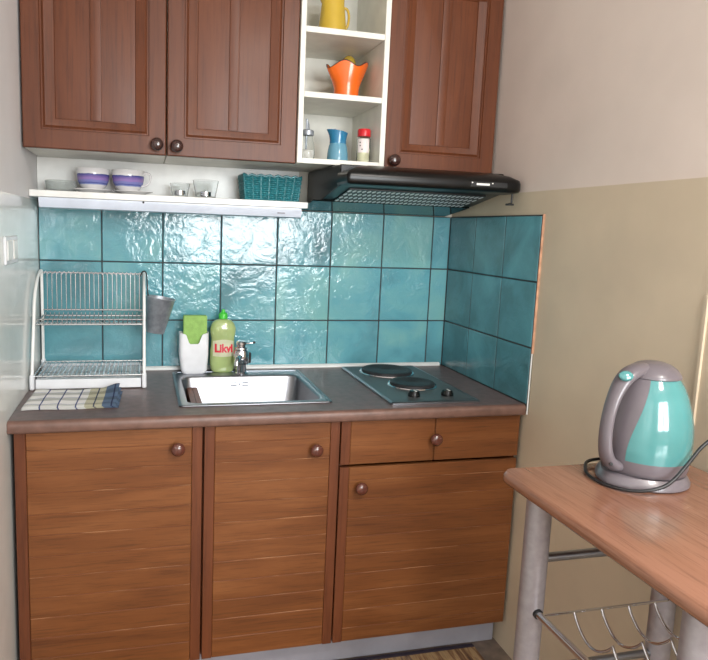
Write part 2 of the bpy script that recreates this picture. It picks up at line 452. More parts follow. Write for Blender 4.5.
for kx, ky in ((1.150, -.482), (1.262, -.482)):
    b = MB().lathe([(.019,.0068), (.019,.014), (.0165,.020), (.015,.024), (0,.0245)], kx, ky, W(0), 28)
    k = obj('control_knob', b, M['plastic_black'], t)
    b = MB().box(kx-.0022, kx+.0022, ky-.016, ky+.004, W(.0243), W(.0262), .0005); obj('pointer', b, M['white_gloss'], k)

# ------------------------------------------------------------------ dish rack
t = thing('dish_rack', 'two-tier dish rack with white side frames and chromed wire shelves', 'dish rack', (.175, -.14, W(0)))
side = [(-.268,.030), (-.250,.090), (-.228,.150), (-.208,.205), (-.190,.262), (-.150,.305), (-.098,.334), (-.045,.346), (-.030,.340), (-.026,.32), (-.026,.24), (-.026,.024)]
for sx in (.0125, .3375):
    b = MB().tube([(sx, y, W(z)) for y, z in side], .0048, 10, 2); obj('side_frame', b, M['tube'], t, 60)
for sx in (.0125, .3375):
    for ya in (-.276, -.036): obj('foot', MB().box(sx-.0065, sx+.0065, ya, ya+.024, W(.001), W(.048), .003), M['plastic_white'], t)
b = MB().box(.022, .328, -.268, -.262, W(.003), W(.032), .001).box(.022, .328, -.026, -.02, W(.003), W(.032), .001).box(.022, .028, -.262, -.026, W(.003), W(.032), .001).box(.322, .328, -.262, -.026, W(.003), W(.032), .001).box(.028, .322, -.262, -.026, W(.018), W(.023))
obj('drip_tray', b, M['plastic_white'], t)
b = MB()
def fr(m, y0, z0, y1, z1, r=.0028, x0=.016, x1=.334): m.tube([(x0, y0, W(z0)), (x1, y0, W(z0)), (x1, y1, W(z1)), (x0, y1, W(z1))], r, 8, 0, True)
fr(b, -.262, .041, -.036, .041)
for k in range(23):
    x = .027+k*.0134; b.tube([(x, -.262, W(.041)), (x, -.150, W(.038)), (x, -.036, W(.041))], .0019, 6)
b.tube([(.018, -.19, W(.037)), (.332, -.19, W(.037))], .0018, 6).tube([(.018, -.10, W(.037)), (.332, -.10, W(.037))], .0018, 6)
obj('lower_shelf', b, M['wire'], t)
b = MB()
fr(b, -.200, .190, -.034, .196)
b.tube([(.016, -.200, W(.206)), (.334, -.200, W(.206))], .002, 6)
for k in range(23):
    x = .024+k*.0138; b.tube([(x, -.2025, W(.206)), (x, -.198, W(.190)), (x, -.12, W(.186)), (x, -.036, W(.196)), (x, -.030, W(.206))], .0017, 6, 1)
b.tube([(.016, -.150, W(.1875)), (.334, -.150, W(.1875))], .0018, 6)
obj('upper_shelf', b, M['wire'], t)
b = MB()
b.tube([(.017, -.030, W(.215)), (.333, -.030, W(.215))], .0026, 8)
b.tube([(.014, -.030, W(.338)), (.336, -.030, W(.338))], .0026, 8)
for k in range(21):
    x = .030+k*.0146; b.tube([(x, -.032, W(.212)), (x, -.032, W(.336))], .0015, 6)
z_ = []
for k in range(45): z_.append((.020+k*.00705, -.034, W(.338 + (.0045 if k % 2 else -.0045))))
b.tube(z_, .0016, 6)
obj('plate_divider', b, M['wire'], t)

# zinc bucket on a hook
t = thing('cutlery_bucket', 'small tapered zinc bucket hooked on the side of the dish rack', 'bucket', (.386, -.155, W(.165)))
prof = [(0,.004), (.024,.004), (.0275,0), (.029,.002), (.0455,.112), (.0472,.1135), (.0472,.1165), (.0452,.1165), (.0435,.112), (.0275,.008), (0,.008)]
b = MB().lathe(prof, 0, 0, 0, 40)
mt = Matrix.Translation((.372, -.155, W(.157))) @ Matrix.Rotation(math.radians(9), 4, 'Y')
b.map(lambda x, y, z: mt @ Vector((x, y, z))); obj('pail', b, M['zinc'], t, 50)
b = MB().tube([(.356, -.155, W(.275)), (.350, -.155, W(.300)), (.3445, -.155, W(.33)), (.3435, -.15, W(.336)), (.333, -.150, W(.337)), (.331, -.150, W(.322))][:4]+[(.3435, -.140, W(.3365)), (.3395, -.128, W(.3365)), (.3345, -.118, W(.336)), (.330, -.118, W(.322))], .0022, 8, 2)
b = MB().tube([(.350, -.155, W(.277)), (.3475, -.152, W(.300)), (.346, -.150, W(.345)), (.340, -.146, W(.357)), (.330, -.142, W(.352)), (.326, -.140, W(.338))], .0022, 8, 2)
obj('hook', b, M['rubber'], t, 60)

# folded checked towel
def towel_mat():
    m, nt, b = nodes('checked_cotton'); b.inputs['Roughness'].default_value = .9
    tc = nt.nodes.new('ShaderNodeAttribute'); tc.attribute_name = 'cloth_uv'
    sp = nt.nodes.new('ShaderNodeSeparateXYZ'); L(nt, tc.outputs['Vector'], sp.inputs[0])
    def stripes(o, per, w, off=0.0):
        a = N(nt, 'ShaderNodeMath', op='ADD'); L(nt, o, a.inputs[0]); a.inputs[1].default_value = off
        d = N(nt, 'ShaderNodeMath', op='DIVIDE'); L(nt, a.outputs[0], d.inputs[0]); d.inputs[1].default_value = per
        f = N(nt, 'ShaderNodeMath', op='FRACT'); L(nt, d.outputs[0], f.inputs[0])
        c = N(nt, 'ShaderNodeMath', op='LESS_THAN'); L(nt, f.outputs[0], c.inputs[0]); c.inputs[1].default_value = w/per
        return c.outputs[0]
    base = lin((232,230,228))
    def mix(fac, a, col, k=1.0):
        mx = N(nt, 'ShaderNodeMix', blend='MULTIPLY')
        ml = N(nt, 'ShaderNodeMath', op='MULTIPLY'); L(nt, fac, ml.inputs[0]); ml.inputs[1].default_value = k
        L(nt, ml.outputs[0], mx.inputs[0])
        if isinstance(a, tuple): mx.inputs[6].default_value = a
        else: L(nt, a, mx.inputs[6])
        mx.inputs[7].default_value = lin(col); return mx.outputs[2]
    c = mix(stripes(sp.outputs[1], .064, .026, .010), base, (196,198,196), .9)
    c = mix(stripes(sp.outputs[0], .048, .004, .004), c, (86,98,150))
    c = mix(stripes(sp.outputs[1], .064, .003, .046), c, (96,108,170), .9)
    g1 = N(nt, 'ShaderNodeMath', op='GREATER_THAN'); L(nt, sp.outputs[0], g1.inputs[0]); g1.inputs[1].default_value = .165
    c = mix(g1.outputs[0], c, (206,202,172), .9)
    g2 = N(nt, 'ShaderNodeMath', op='GREATER_THAN'); L(nt, sp.outputs[0], g2.inputs[0]); g2.inputs[1].default_value = .212
    c = mix(g2.outputs[0], c, (120,150,214), 1.0)
    L(nt, c, b.inputs['Base Color'])
    v = coords(nt); n = N(nt, 'ShaderNodeTexNoise', Scale=350.0); L(nt, v, n.inputs['Vector']); bump(nt, b, n.outputs['Fac'], .3, .001)
    return m
M['towel'] = towel_mat()
def towel():
    nx, ny = 40, 24; me_v = []; uv = []; f = []
    layers = 3
    for l in range(layers):
        base = len(me_v)
        for j in range(ny+1):
            for i in range(nx+1):
                u, v = i/nx, j/ny
                x = .018+u*(.250-.004*l)+v*.006; y = -.497+v*.190+.003*math.sin(u*9)+l*.002
                edge = min(1, min(v, 1)/.06)
                zt = .0016+.0042*l+.0018*math.sin(u*7+l)*math.sin(v*5+1.3*l)*.8
                # raised, crumpled corner on the right
                lift = sm(.78, 1, u)*sm(.25, 1.0, v)*.014*(l/(layers-1))
                if l == layers-1: zt += .0012*math.sin(u*22)*math.sin(v*9)
                zt = max(zt, .0008+.0036*l) * (1 if l == 0 else (.35+.65*sm(0, .05, v)*sm(0, .02, u)+.0)) + lift
                me_v.append((x, y, W(max(zt, .0007+.0022*l)))); uv.append((u*.25, v*.19))
        for j in range(ny):
            for i in range(nx):
                a = base+j*(nx+1)+i; f.append((a, a+1, a+nx+2, a+nx+1))
    m = MB().add(me_v, f)
    o = obj('tea_towel', m, M['towel'], None, 80, recalc=False, thick=.0011)
    at = o.data.attributes.new('cloth_uv', 'FLOAT_VECTOR', 'POINT')
    for k, (a, c) in enumerate(uv): at.data[k].vector = (a, c, 0)
    return o
tag(towel(), 'folded white tea towel with blue and yellow checks in front of the dish rack', 'towel')

# ------------------------------------------------------------------ sponge holder, sponge, detergent
M['green'] = plain('lime_green_sponge', (146,186,100), .8, var=.06, vscale=60, bs=.4, bscale=220)
hx0, hx1 = .453, .552
def holder():
    m = MB(); n = 44
    def ring(x0, x1, y0, y1, r, top=False, zz=0, inner=False):
        p0 = rrect(x0, x1, y0, y1, r, 6); p = []
        for i, a in enumerate(p0):
            c = p0[(i+1) % len(p0)]; p.append(a)
            if (i+1) % 7 == 0:
                for k in range(1, 16): p.append((a[0]+(c[0]-a[0])*k/16, a[1]+(c[1]-a[1])*k/16))
        o = []
        for x, y in p:
            z = zz
            if top:
                u = (x-(x0+x1)/2)/((x1-x0)/2)
                front = 1-sm(y0+.004, y0+.03, y)      # the dip is in the front wall
                z = zz - .034*(1-sm(.28, .62, abs(u)))*front + .004*sm(.6, 1, abs(u))
            o.append((x, y, W(z)))
        return o
    cy0, cy1 = -.098, -.046
    rs = [ring(hx0+.014, hx1-.010, cy0+.006, cy1-.004, .012, zz=.0028), ring(hx0+.010, hx1-.006, cy0+.002, cy1-.002, .014, zz=.008)]
    for k in range(7):
        t_ = (k+1)/7; e = .008*(1-t_)
        rs.append(ring(hx0+e, hx1-e*.6, cy0-.002*t_, cy1, .014, zz=.008+t_*.06))
    rs.append(ring(hx0, hx1, cy0-.003, cy1, .014, True, .142))
    rs.append(ring(hx0+.002, hx1-.002, cy0-.001, cy1-.002, .013, True, .142))
    rs.append(ring(hx0+.010, hx1-.008, cy0+.004, cy1-.004, .012, zz=.012))
    return m.rings(rs, (True, True))
o = obj('sponge_holder', holder(), M['plastic_white'], None, 50)
tag(o, 'white plastic sponge holder beside the detergent bottle behind the sink', 'holder')
b = MB().box(.467, .547, -.084, -.058, W(.040), W(.203), .003)
tag(obj('sponge', b, M['green']), 'lime green sponge standing in the white holder', 'sponge')

M['soap'] = plain('pale_green_soap', (168,186,124), .18, coat=.5, spec=.6)
bb = M['soap'].node_tree.nodes['Principled BSDF']; bb.inputs['Subsurface Weight'].default_value = .25; bb.inputs['Subsurface Radius'].default_value = (.02,.02,.01)
M['cap_green'] = plain('bright_green_cap', (70,196,60), .35)
M['label'] = plain('pale_bottle_label', (196,196,166), .4, var=.06, vscale=30)
M['red'] = plain('red_print', (206,34,58), .4)
BX, BY = .604, -.060
t = thing('detergent_bottle', 'pale green dish detergent bottle with bright green cap and red lettering', 'bottle', (BX, BY, W(.003)))
def bw(z):   # half width of the bottle at height z
    P = [(0,.034),(.006,.040),(.03,.0445),(.075,.0445),(.095,.041),(.118,.040),(.135,.0435),(.155,.0445),(.172,.038),(.182,.028),(.187,.014)]
    for (a, ra), (c, rc) in zip(P, P[1:]):
        if a <= z <= c:
            k = (z-a)/(c-a); return ra+(rc-ra)*k
    return P[-1][1]
ringsl = []
for i in range(38):
    z = .187*i/37; w = bw(z); d = w*.56+.002
    ringsl.append([(BX+w*math.copysign(abs(math.cos(a))**.85, math.cos(a)), BY+d*math.copysign(abs(math.sin(a))**.9, math.sin(a)), W(.0032+z)) for a in [2*PI*k/36 for k in range(36)]])
b = MB().rings(ringsl); bo = obj('bottle_body', b, M['soap'], t, 70)
b = MB().lathe([(.0135,.190), (.0155,.191), (.0155,.206), (.012,.211), (.007,.213), (.006,.221), (.0035,.223), (0,.2232)], BX, BY, W(0), 24); obj('cap', b, M['cap_green'], t)
def wrap(x, z, off=.0007):
    w = bw(z-.0032); d = w*.56+.002; u = max(-.999, min(.999, (x-BX)/w)); c = abs(u)**(1/.85)
    return (x, BY - d*max(0, (1-c*c))**.45 - off, W(z))
m = MB(); nx, nz = 18, 10; vs = []; fs = []
for j in range(nz+1):
    for i in range(nx+1):
        x = BX-.036+.072*i/nx; zz = .062+.052*j/nz + .006*math.sin(PI*i/nx)*(1 if j > nz/2 else -.3); vs.append(wrap(x, zz, .0004))
for j in range(nz):
    for i in range(nx): a = j*(nx+1)+i; fs.append((a, a+1, a+nx+2, a+nx+1))
m.add(vs, fs); obj('label_patch', m, M['label'], bo, 80, recalc=False)
def text_mesh(s, size, bold=0.0):
    cu = bpy.data.curves.new('lettering', 'FONT'); cu.body = s; cu.size = size; cu.offset = bold; cu.resolution_u = 4
    cu.align_x = 'CENTER'; o = bpy.data.objects.new('lettering', cu); C.objects.link(o)
    bpy.context.view_layer.update()
    me = bpy.data.meshes.new_from_object(o.evaluated_get(bpy.context.evaluated_depsgraph_get()))
    bpy.data.objects.remove(o); bpy.data.curves.remove(cu)
    vs = [tuple(v.co) for v in me.vertices]; fs = [tuple(p.vertices) for p in me.polygons]; bpy.data.meshes.remove(me); return vs, fs
vs, fs = text_mesh('Likvi', .039, .0018)
m = MB().add([wrap(BX+.001+x*.88, .077+y*1.0, .0012) for x, y, _ in vs], fs)
obj('lettering', m, M['red'], bo, 80, recalc=False)

# ------------------------------------------------------------------ shelf and batten lamp
b = MB().box(.0015, .866, -.170, .008, W(.5765), W(.5965), .0015)
tag(obj('wall_shelf', b, M['white_gloss']), 'long white shelf board above the turquoise tiles', 'shelf')
t = thing('under_shelf_lamp', 'slim white batten lamp under the long shelf', 'lamp', (.43, -.13, W(.56)))
b = MB().prism([(-.166, W(.5755)), (-.166, W(.566)), (-.156, W(.546)), (-.138, W(.5425)), (-.120, W(.546)), (-.110, W(.575))], .027, .846, 'x')
obj('housing', b, M['cable'], t)
b = MB().lathe([(0,-.1705),(.0032,-.1695),(.0032,-.166)], .335, 0, W(.5725), 10, 'y'); obj('switch', b, M['iron'], t)
b = MB().box(.765, .79, -.1655, -.161, W(.556), W(.560), .0005); obj('maker_plate', b, M['plinth'], t)
ZS = .5966
# grey glass dish
t_ = MB().lathe([(0,0),(.040,0),(.045,.003),(.048,.033),(.0465,.034),(.0445,.033),(.042,.006),(0,.006)], .084, -.085, W(ZS), 36)
tag(obj('glass_dish', t_, M['frost']), 'low grey glass dish at the left end of the shelf', 'dish')

def cup_mat():
    m, nt, b = nodes('striped_cup_glaze'); b.inputs['Roughness'].default_value = .14; b.inputs['Coat Weight'].default_value = .4
    tc = nt.nodes.new('ShaderNodeTexCoord'); sp = nt.nodes.new('ShaderNodeSeparateXYZ'); L(nt, tc.outputs['Object'], sp.inputs[0])
    no = N(nt, 'ShaderNodeTexNoise', Scale=30.0); L(nt, tc.outputs['Object'], no.inputs['Vector'])
    ml = N(nt, 'ShaderNodeMath', op='MULTIPLY_ADD'); L(nt, no.outputs['Fac'], ml.inputs[0]); ml.inputs[1].default_value = .006; L(nt, sp.outputs[2], ml.inputs[2])
    mr = N(nt, 'ShaderNodeMapRange'); L(nt, ml.outputs[0], mr.inputs['Value']); mr.inputs['From Min'].default_value = .003; mr.inputs['From Max'].default_value = .073
    r = nt.nodes.new('ShaderNodeValToRGB'); L(nt, mr.outputs[0], r.inputs['Fac']); r.color_ramp.interpolation = 'CONSTANT'
    st = [(0,(224,222,222)),(.22,(128,138,190)),(.27,(78,88,156)),(.32,(122,126,186)),(.42,(146,120,182)),(.52,(128,104,170)),(.58,(104,94,162)),(.64,(66,72,140)),(.69,(224,222,222))]
    e = r.color_ramp.elements
    while len(e) < len(st): e.new(.5)
    for i, (p, c) in enumerate(st): e[i].position = p; e[i].color = lin(c)
    L(nt, r.outputs['Color'], b.inputs['Base Color']); return m
M['cup'] = cup_mat(); M['china'] = plain('white_china', (226,224,224), .15, coat=.4)
def make_cup(x, y, label, rz):
    t = thing('coffee_cup', label, 'cup', (x, y, W(ZS)+.010), rz, 'blue and purple cups on the shelf')
    b = MB().lathe([(0,.003),(.024,.003),(.026,0),(.029,.001),(.030,.004),(.040,.012),(.047,.026),(.0505,.046),(.0515,.066),(.050,.067),(.0485,.066),(.0475,.046),(.043,.026),(.036,.014),(0,.008)], 0, 0, 0, 44)
    obj('bowl', b, M['cup'], t, 60, local=True)
    b = MB().tube([(.0485,0,.056), (.060,0,.061), (.071,0,.055), (.073,0,.042), (.066,0,.027), (.055,0,.020), (.043,0,.018)], .0035, 10, 2, r2=.0055)
    obj('handle', b, M['china'], t, 70, local=True)
    return t
c1 = make_cup(.180, -.088, 'blue and purple striped cup with its saucer, left of the pair', PI*.9)
def make_saucer(x, y, label):
    b = MB().lathe([(0,.004),(.03,.004),(.032,.001),(.036,.001),(.040,.004),(.062,.010),(.0625,.012),(.060,.012),(.038,.0075),(.030,.0085),(0,.0085)], 0, 0, 0, 44)
    o = obj('saucer', b, M['china'], None, 50); o.location = (x, y, W(ZS)); return tag(o, label, 'saucer', 'white saucers on the shelf')
s1 = make_saucer(.176, -.088, 'white saucer under the left striped cup')
s2 = s1.copy(); C.objects.link(s2); s2.location = (.3025, -.092, W(ZS)); s2['label'] = 'white saucer under the right striped cup'
c2 = c1.copy(); C.objects.link(c2)
for ch in c1.children:
    q = ch.copy(); C.objects.link(q); q.parent = c2
c2.location = (.288, -.092, W(ZS)+.010); c2.rotation_euler = (0,0,-.25); c2['label'] = 'blue and purple striped cup with visible handle, right of the pair'
c1['label'] = 'blue and purple striped cup on the left saucer, next to the glass dish'
c1.rotation_euler = (0,0,PI*.55)

def make_glass(x, y, r, h, label):
    t = thing('tealight_glass', label, 'glass', (x, y, W(ZS)), 0, 'small clear glasses on the shelf')
    b = MB().lathe([(0,0),(r*.72,0),(r*.76,.003),(r,h),(r-.0012,h+.0006),(r-.0024,h),(r*.70,.007),(0,.007)], 0,0,0,32)
    obj('vessel', b, M['glass'], t, 50, local=True)
    b = MB().lathe([(0,.0075),(.018,.0075),(.0185,.022),(.0178,.022),(.0172,.016),(0,.016)], 0,0,0,24)
    obj('tealight', b, M['chrome'], t, 50, local=True)
    return t
make_glass(.452, -.085, .033, .045, 'smaller clear tealight glass on the shelf, nearer the cups')
make_glass(.536, -.082, .043, .058, 'larger clear tealight glass on the shelf, nearer the woven basket')

# teal basket
M['teal'] = plain('teal_plastic_weave', (36,116,124), .4, var=.12, vscale=80)
t = thing('woven_basket', 'teal woven plastic basket at the right end of the shelf', 'basket', (.750, -.092, W(ZS)))
BX0, BX1, BY0, BY1 = .655, .843, -.148, -.034
b = MB()
def bp(s, z, off=0):   # point on the basket wall, s in 0..1 around
    e = .008*(z/.078)
    x0, x1, y0, y1 = BX0+.006-e-off, BX1-.006+e+off, BY0+.006-e-off, BY1-.006+e+off
    P = 2*(x1-x0)+2*(y1-y0); d = (s % 1)*P
    if d < x1-x0: return (x0+d, y0)
    d -= x1-x0
    if d < y1-y0: return (x1, y0+d)
    d -= y1-y0
    if d < x1-x0: return (x1-d, y1)
    d -= x1-x0
    return (x0, y1-d)
nst = 44
for row in range(11):
    z = .005+row*.0069; pts = []
    for k in range(nst*4):
        off = .0022*math.cos(PI*(k/4*1.0+row)); x, y = bp(k/(nst*4), z, off); pts.append((x, y, W(ZS+z)))
    b.tube(pts, .0034, 6, 0, True)
obj('weave', b, M['teal'], t, 60)
b = MB()
for k in range(nst):
    if k % 2 == 0:
        x, y = bp(k/nst, .002); x2, y2 = bp(k/nst, .080); x3, y3 = bp(k/nst, .075, .003)
        b.tube([(x, y, W(ZS+.002)), (x2, y2, W(ZS+.080))], .0042, 6)
pts = []
for k in range(nst*2):
    x, y = bp(k/(nst*2), .08, .001); pts.append((x, y, W(ZS+.080+.0028*math.cos(PI*k/2))))
b.tube(pts, .004, 6, 0, True); b.box(BX0+.006, BX1-.006, BY0+.006, BY1-.006, W(ZS+.001), W(ZS+.004))
obj('rim_and_ribs', b, M['teal'], t, 60)

# ------------------------------------------------------------------ upper units
YF = -.29
def panel_door(x0, x1, z0, z1, arch=.022):
    """framed door with a moulded, arched panel and a centre mullion"""
    m = MB(); th = .019; S = 14
    def loop(ins_x, ins_b, ins_t, dep, ar, top=None):
        a, c, lo, hi = x0+ins_x, x1-ins_x, z0+ins_b, z1-ins_t; p = []
        p.append((a, lo)); p.append((c, lo))
        for k in range(S+1):
            u = 1-k/S; xx = a+(c-a)*u; p.append((xx, hi - ar*(2*u-1)**2))
        return [(x, YF+dep, W(z)) for x, z in p]
    r = [loop(0,0,0,th,0), loop(0,0,0,.0025,0), loop(.0025,.0025,.0025,0,0), loop(.048,.052,.058,0,arch), loop(.050,.054,.060,.0042,arch),
         loop(.054,.058,.064,.0042,arch), loop(.060,.064,.070,.0005,arch), loop(.086,.083,.092,.0070,0), loop(.0875,.0845,.0935,.0098,0), loop(.091,.088,.097,.0092,0)]
    m.rings(r, (True, True))
    xm = (x0+x1)/2
    return m, xm
def upper_unit(x0, x1, z0, z1, kx, kz, label, nm='wall_cabinet'):
    t = thing(nm, label, 'cabinet', ((x0+x1)/2, -.14, W(z0)), group='dark brown wall cabinets')
    m = MB().box(x0+.001, x0+.017, YF+.020, YB-.001, W(z0), W(z1)).box(x1-.017, x1-.001, YF+.020, YB-.001, W(z0), W(z1))
    m.box(x0+.017, x1-.017, YF+.020, YB-.001, W(z0), W(z0)+.016).box(x0+.017, x1-.017, YF+.020, YB-.001, W(z1)-.016, W(z1))
    m.box(x0+.017, x1-.017, YB-.007, YB-.001, W(z0)+.016, W(z1)-.016)
    obj('body', m, M['white'], t)
    m, xm = panel_door(x0+.0015, x1-.0015, z0-.001, z1, .022)
    d = obj('door', m, M['upper'], t, 25)
    m = MB().prism([(xm-.0155, YF+.0095), (xm-.0145, YF+.0058), (xm-.012, YF+.0052), (xm+.012, YF+.0052), (xm+.0145, YF+.0058), (xm+.0155, YF+.0095)], W(z0+.085), W(z1-.095), 'z')
    obj('mullion', m, M['upper'], d)
    # raised fillet running round the panel
    a, c, lo, hi = x0+.0615, x1-.0615, z0+.064, z1-.072
    knob(d, kx, YF, kz, 1.0, 'knob_dark')
    return t
Z0, Z1 = .7095, 1.345
upper_unit(.005, .4005, Z0, Z1, .373, .737, 'dark brown wall cabinet beside the left wall, knob at lower right')
upper_unit(.4015, .7935, Z0, Z1, .430, .735, 'dark brown wall cabinet left of the open white shelf unit')
upper_unit(1.0805, XC, Z0, Z1, 1.112, .736, 'dark brown wall cabinet above the cooker hood, right of the open shelves')

t = thing('open_shelf_unit', 'white open shelf unit between the dark wall cabinets', 'shelf unit', (.94, -.14, W(.7)))
OX0, OX1 = .7945, 1.0795; OZ0 = .7105
b = MB().box(OX0, OX0+.016, -.300, YB-.001, W(OZ0), W(Z1), .001).box(OX1-.017, OX1, -.300, YB-.001, W(OZ0), W(Z1), .001)
b.box(OX0+.016, OX1-.017, YB-.008, YB-.001, W(OZ0), W(Z1)); obj('body', b, M['white'], t)
for z0, z1 in ((OZ0, .7265), (.9085, .9255), (1.098, 1.1155), (Z1-.016, Z1)):
    b = MB().box(OX0+.0162, OX1-.0172, -.2985, YB-.0085, W(z0), W(z1), .001); obj('shelf_board', b, M['white'], t)
b = MB().lathe([(0,-.004),(.004,-.004),(.004,0)], .998, YB-.008, W(.862), 12, 'y').lathe([(0,-.004),(.004,-.004),(.004,0)], .998, YB-.008, W(.868), 12, 'y')
obj('screw_cap', MB().lathe([(0,-.004),(.0042,-.003),(.0048,0)], .998, YB-.008, W(.862), 12, 'y'), M['steel'], t)

# yellow jug
M['yellow'] = plain('yellow_glaze', (204,170,60), .16, coat=.5)
JZ = 1.1157
t = thing('jug', 'yellow ceramic jug on the upper shelf of the open unit', 'jug', (.926, -.17, W(JZ)))
b = MB().lathe([(0,.003),(.043,.003),(.046,0),(.0475,.004),(.0465,.03),(.042,.07),(.037,.11),(.037,.13),(.042,.15),(.040,.151),(.035,.13),(.035,.11),(.043,.03),(0,.008)], .926, -.17, W(JZ), 40)
def spout(x, y, z):
    k = sm(W(JZ+.11), W(JZ+.15), z); dx = x-.926
    return (x-(.018*k*max(0, -dx)/.036), y, z)
b.map(spout); obj('bowl', b, M['yellow'], t, 60)
b = MB().tube([(.957,-.178,W(JZ+.100)), (.972,-.182,W(JZ+.098)), (.978,-.183,W(JZ+.075)), (.975,-.182,W(JZ+.045)), (.964,-.178,W(JZ+.030))], .0042, 10, 2, r2=.006); obj('handle', b, M['yellow'], t, 70)

# orange tulip vase with wavy rim, yellow vessel behind
M['orange'] = plain('orange_glaze', (238,108,28), .24, coat=.4)
M['rim'] = plain('dark_rim_glaze', (60,34,42), .3)
VX, VY, VZ = .979, -.180, .9256
def wav(a): return .003+.009*math.cos(4*(a+math.radians(115)))-.004*math.cos(a-PI)
t = thing('vase', 'orange tulip-shaped vase with dark wavy rim on the middle shelf', 'vase', (VX, VY, W(VZ)))
prof = [(0,.003),(.038,.0),(.0405,.004),(.0405,.03),(.042,.044),(.047,.060),(.054,.078),(.060,.096),(.0635,.108)]
def ringv(r, h, k=1):
    o = []
    for i in range(60):
        a = 2*PI*i/60; f = sm(.045, .108, h); o.append((VX+r*math.cos(a)*(1+.10*f*math.cos(2*a)), VY+r*math.sin(a)*(1-.1*f), W(VZ+h+wav(a)*f)))
    return o
rs = [ringv(r, h) for r, h in prof[1:]]+[ringv(r-.003, h) for r, h in reversed(prof[1:])]
rs[len(prof)] = ringv(.0605, .1075)
b = MB().rings(rs, (True, True)); obj('bowl', b, M['orange'], t, 60)
b = MB().tube([((Vector(p)+Vector((0,0,.0008)))) for p in ringv(.0622, .1085)], .0019, 6, 0, True); obj('rim', b, M['rim'], t, 60)
b = MB().lathe([(0,.002),(.022,.002),(.024,0),(.026,.004),(.0275,.05),(.0275,.115),(.026,.138),(.021,.156),(.012,.167),(0,.1705)], 1.012, -.088, W(VZ), 32)
tag(obj('lidded_pot', b, M['yellow']), 'small yellow rounded pot standing behind the orange vase', 'pot')

# sugar dispenser
SZ = .7266
t = thing('sugar_dispenser', 'glass sugar dispenser with metal pour spout on the lowest open shelf', 'sugar dispenser', (.845, -.215, W(SZ)))
sxx, syy = .846, -.215
b = MB().lathe([(0,.001),(.021,.001),(.0235,.003),(.0245,.02),(.0225,.05),(.0165,.072),(.0155,.082),(.0143,.082),(.0152,.072),(.0212,.05),(.023,.02),(.021,.006),(0,.005)], sxx, syy, W(SZ), 32); obj('jar', b, M['glass'], t, 60)
b = MB().lathe([(0,.0055),(.0205,.0065),(.0222,.02),(.0215,.032),(0,.036)], sxx, syy, W(SZ), 28); obj('sugar', b, plain('white_sugar', (238,236,230), .9), t, 60)
b = MB().lathe([(.0195,.079),(.0198,.080),(.0198,.093),(.017,.096),(.0,.0965)], sxx, syy, W(SZ), 28); obj('lid', b, M['zinc'], t)
b = MB().tube([(sxx-.004, syy, W(SZ+.012)), (sxx-.004, syy, W(SZ+.130))], .0034, 10); b.tube([(sxx-.004, syy, W(SZ+.130)), (sxx+.002, syy-.003, W(SZ+.112)), (sxx+.003, syy-.003, W(SZ+.097))], .0028, 8); obj('spout', b, M['zinc'], t)

# blue jug
M['blue'] = plain('blue_translucent_plastic', (98,150,172), .2, coat=.3)
M['blue_dark'] = plain('bright_blue_plastic', (36,116,156), .18, coat=.4)
jx, jy = .948, -.215
t = thing('pitcher', 'small blue plastic pitcher with a bright blue spouted top on the lowest open shelf', 'jug', (jx, jy, W(SZ)))
b = MB().lathe([(0,.002),(.031,.002),(.033,0),(.0345,.004),(.0345,.012),(.0335,.03),(.030,.050),(.0265,.060),(.026,.060),(0,.058)], jx, jy, W(SZ), 36); obj('bowl', b, M['blue'], t, 60)
b = MB().lathe([(.0272,.0595),(.0275,.062),(.027,.070),(.029,.084),(.0315,.098),(.030,.098),(.0275,.084),(.0255,.070),(.0255,.062)], jx, jy, W(SZ), 36)
def sp2(x, y, z):
    k = sm(W(SZ+.078), W(SZ+.106), z); dx = (jx-x)/.03; f = max(0, dx)**2*k
    return (x-.008*f, y, z+.006*k*(dx))
b.map(sp2); obj('spouted_top', b, M['blue_dark'], t, 60)

# red capped shaker bottle
rx, ry = 1.033, -.225
t = thing('spice_bottle', 'clear spice bottle with red cap on the lowest open shelf', 'bottle', (rx, ry, W(SZ)))
b = MB().lathe([(0,.001),(.020,.001),(.0225,.003),(.0225,.078),(.020,.084),(.019,.088),(.0178,.088),(.0185,.082),(.021,.076),(.021,.005),(0,.004)], rx, ry, W(SZ), 32); obj('jar', b, M['glass'], t, 60)
b = MB().lathe([(0,.0045),(.0203,.0055),(.0203,.050),(0,.053)], rx, ry, W(SZ), 28); obj('salt', b, plain('pale_salt', (224,218,184), .9), t, 60)
b = MB().lathe([(.0212,.086),(.0216,.087),(.0216,.106),(.0195,.110),(.0,.1105)], rx, ry, W(SZ), 28); obj('cap', b, plain('red_plastic_cap', (206,34,44), .3), t)
M['lab2'] = plain('white_paper_label', (226,214,210), .5)
b = MB().lathe([(.0229,.034),(.0229,.078)], rx, ry, W(SZ), 16, a0=math.radians(200), a1=math.radians(300)); lb = obj('label_patch', b, M['lab2'], t, 60, recalc=False)
b = MB()
for a, z in ((222,.066),(224,.056),(240,.044)):
    aa = math.radians(a); b.lathe([(0,-.0012),(.0022,-.001),(.0022,.0008)], rx+.0232*math.cos(aa), ry+.0232*math.sin(aa), W(SZ+z), 8, 'y')
obj('print', b, M['iron'], lb)

# ------------------------------------------------------------------ cooker hood
t = thing('cooker_hood', 'black slimline cooker hood under the right wall cabinet', 'cooker hood', (1.19, -.2, W(.585)))
hxa, hxb = .905, 1.4675
# side profile (y, z)
body = [(.0015, .580), (-.20,.606), (-.385,.6385), (-.405, .6405), (-.405, .704), (.0015,.708)]
b = MB().prism([(y, W(z)) for y, z in body], hxa, hxb-.02, 'x'); obj('body', b, M['plastic_black'], t, bev=.003)
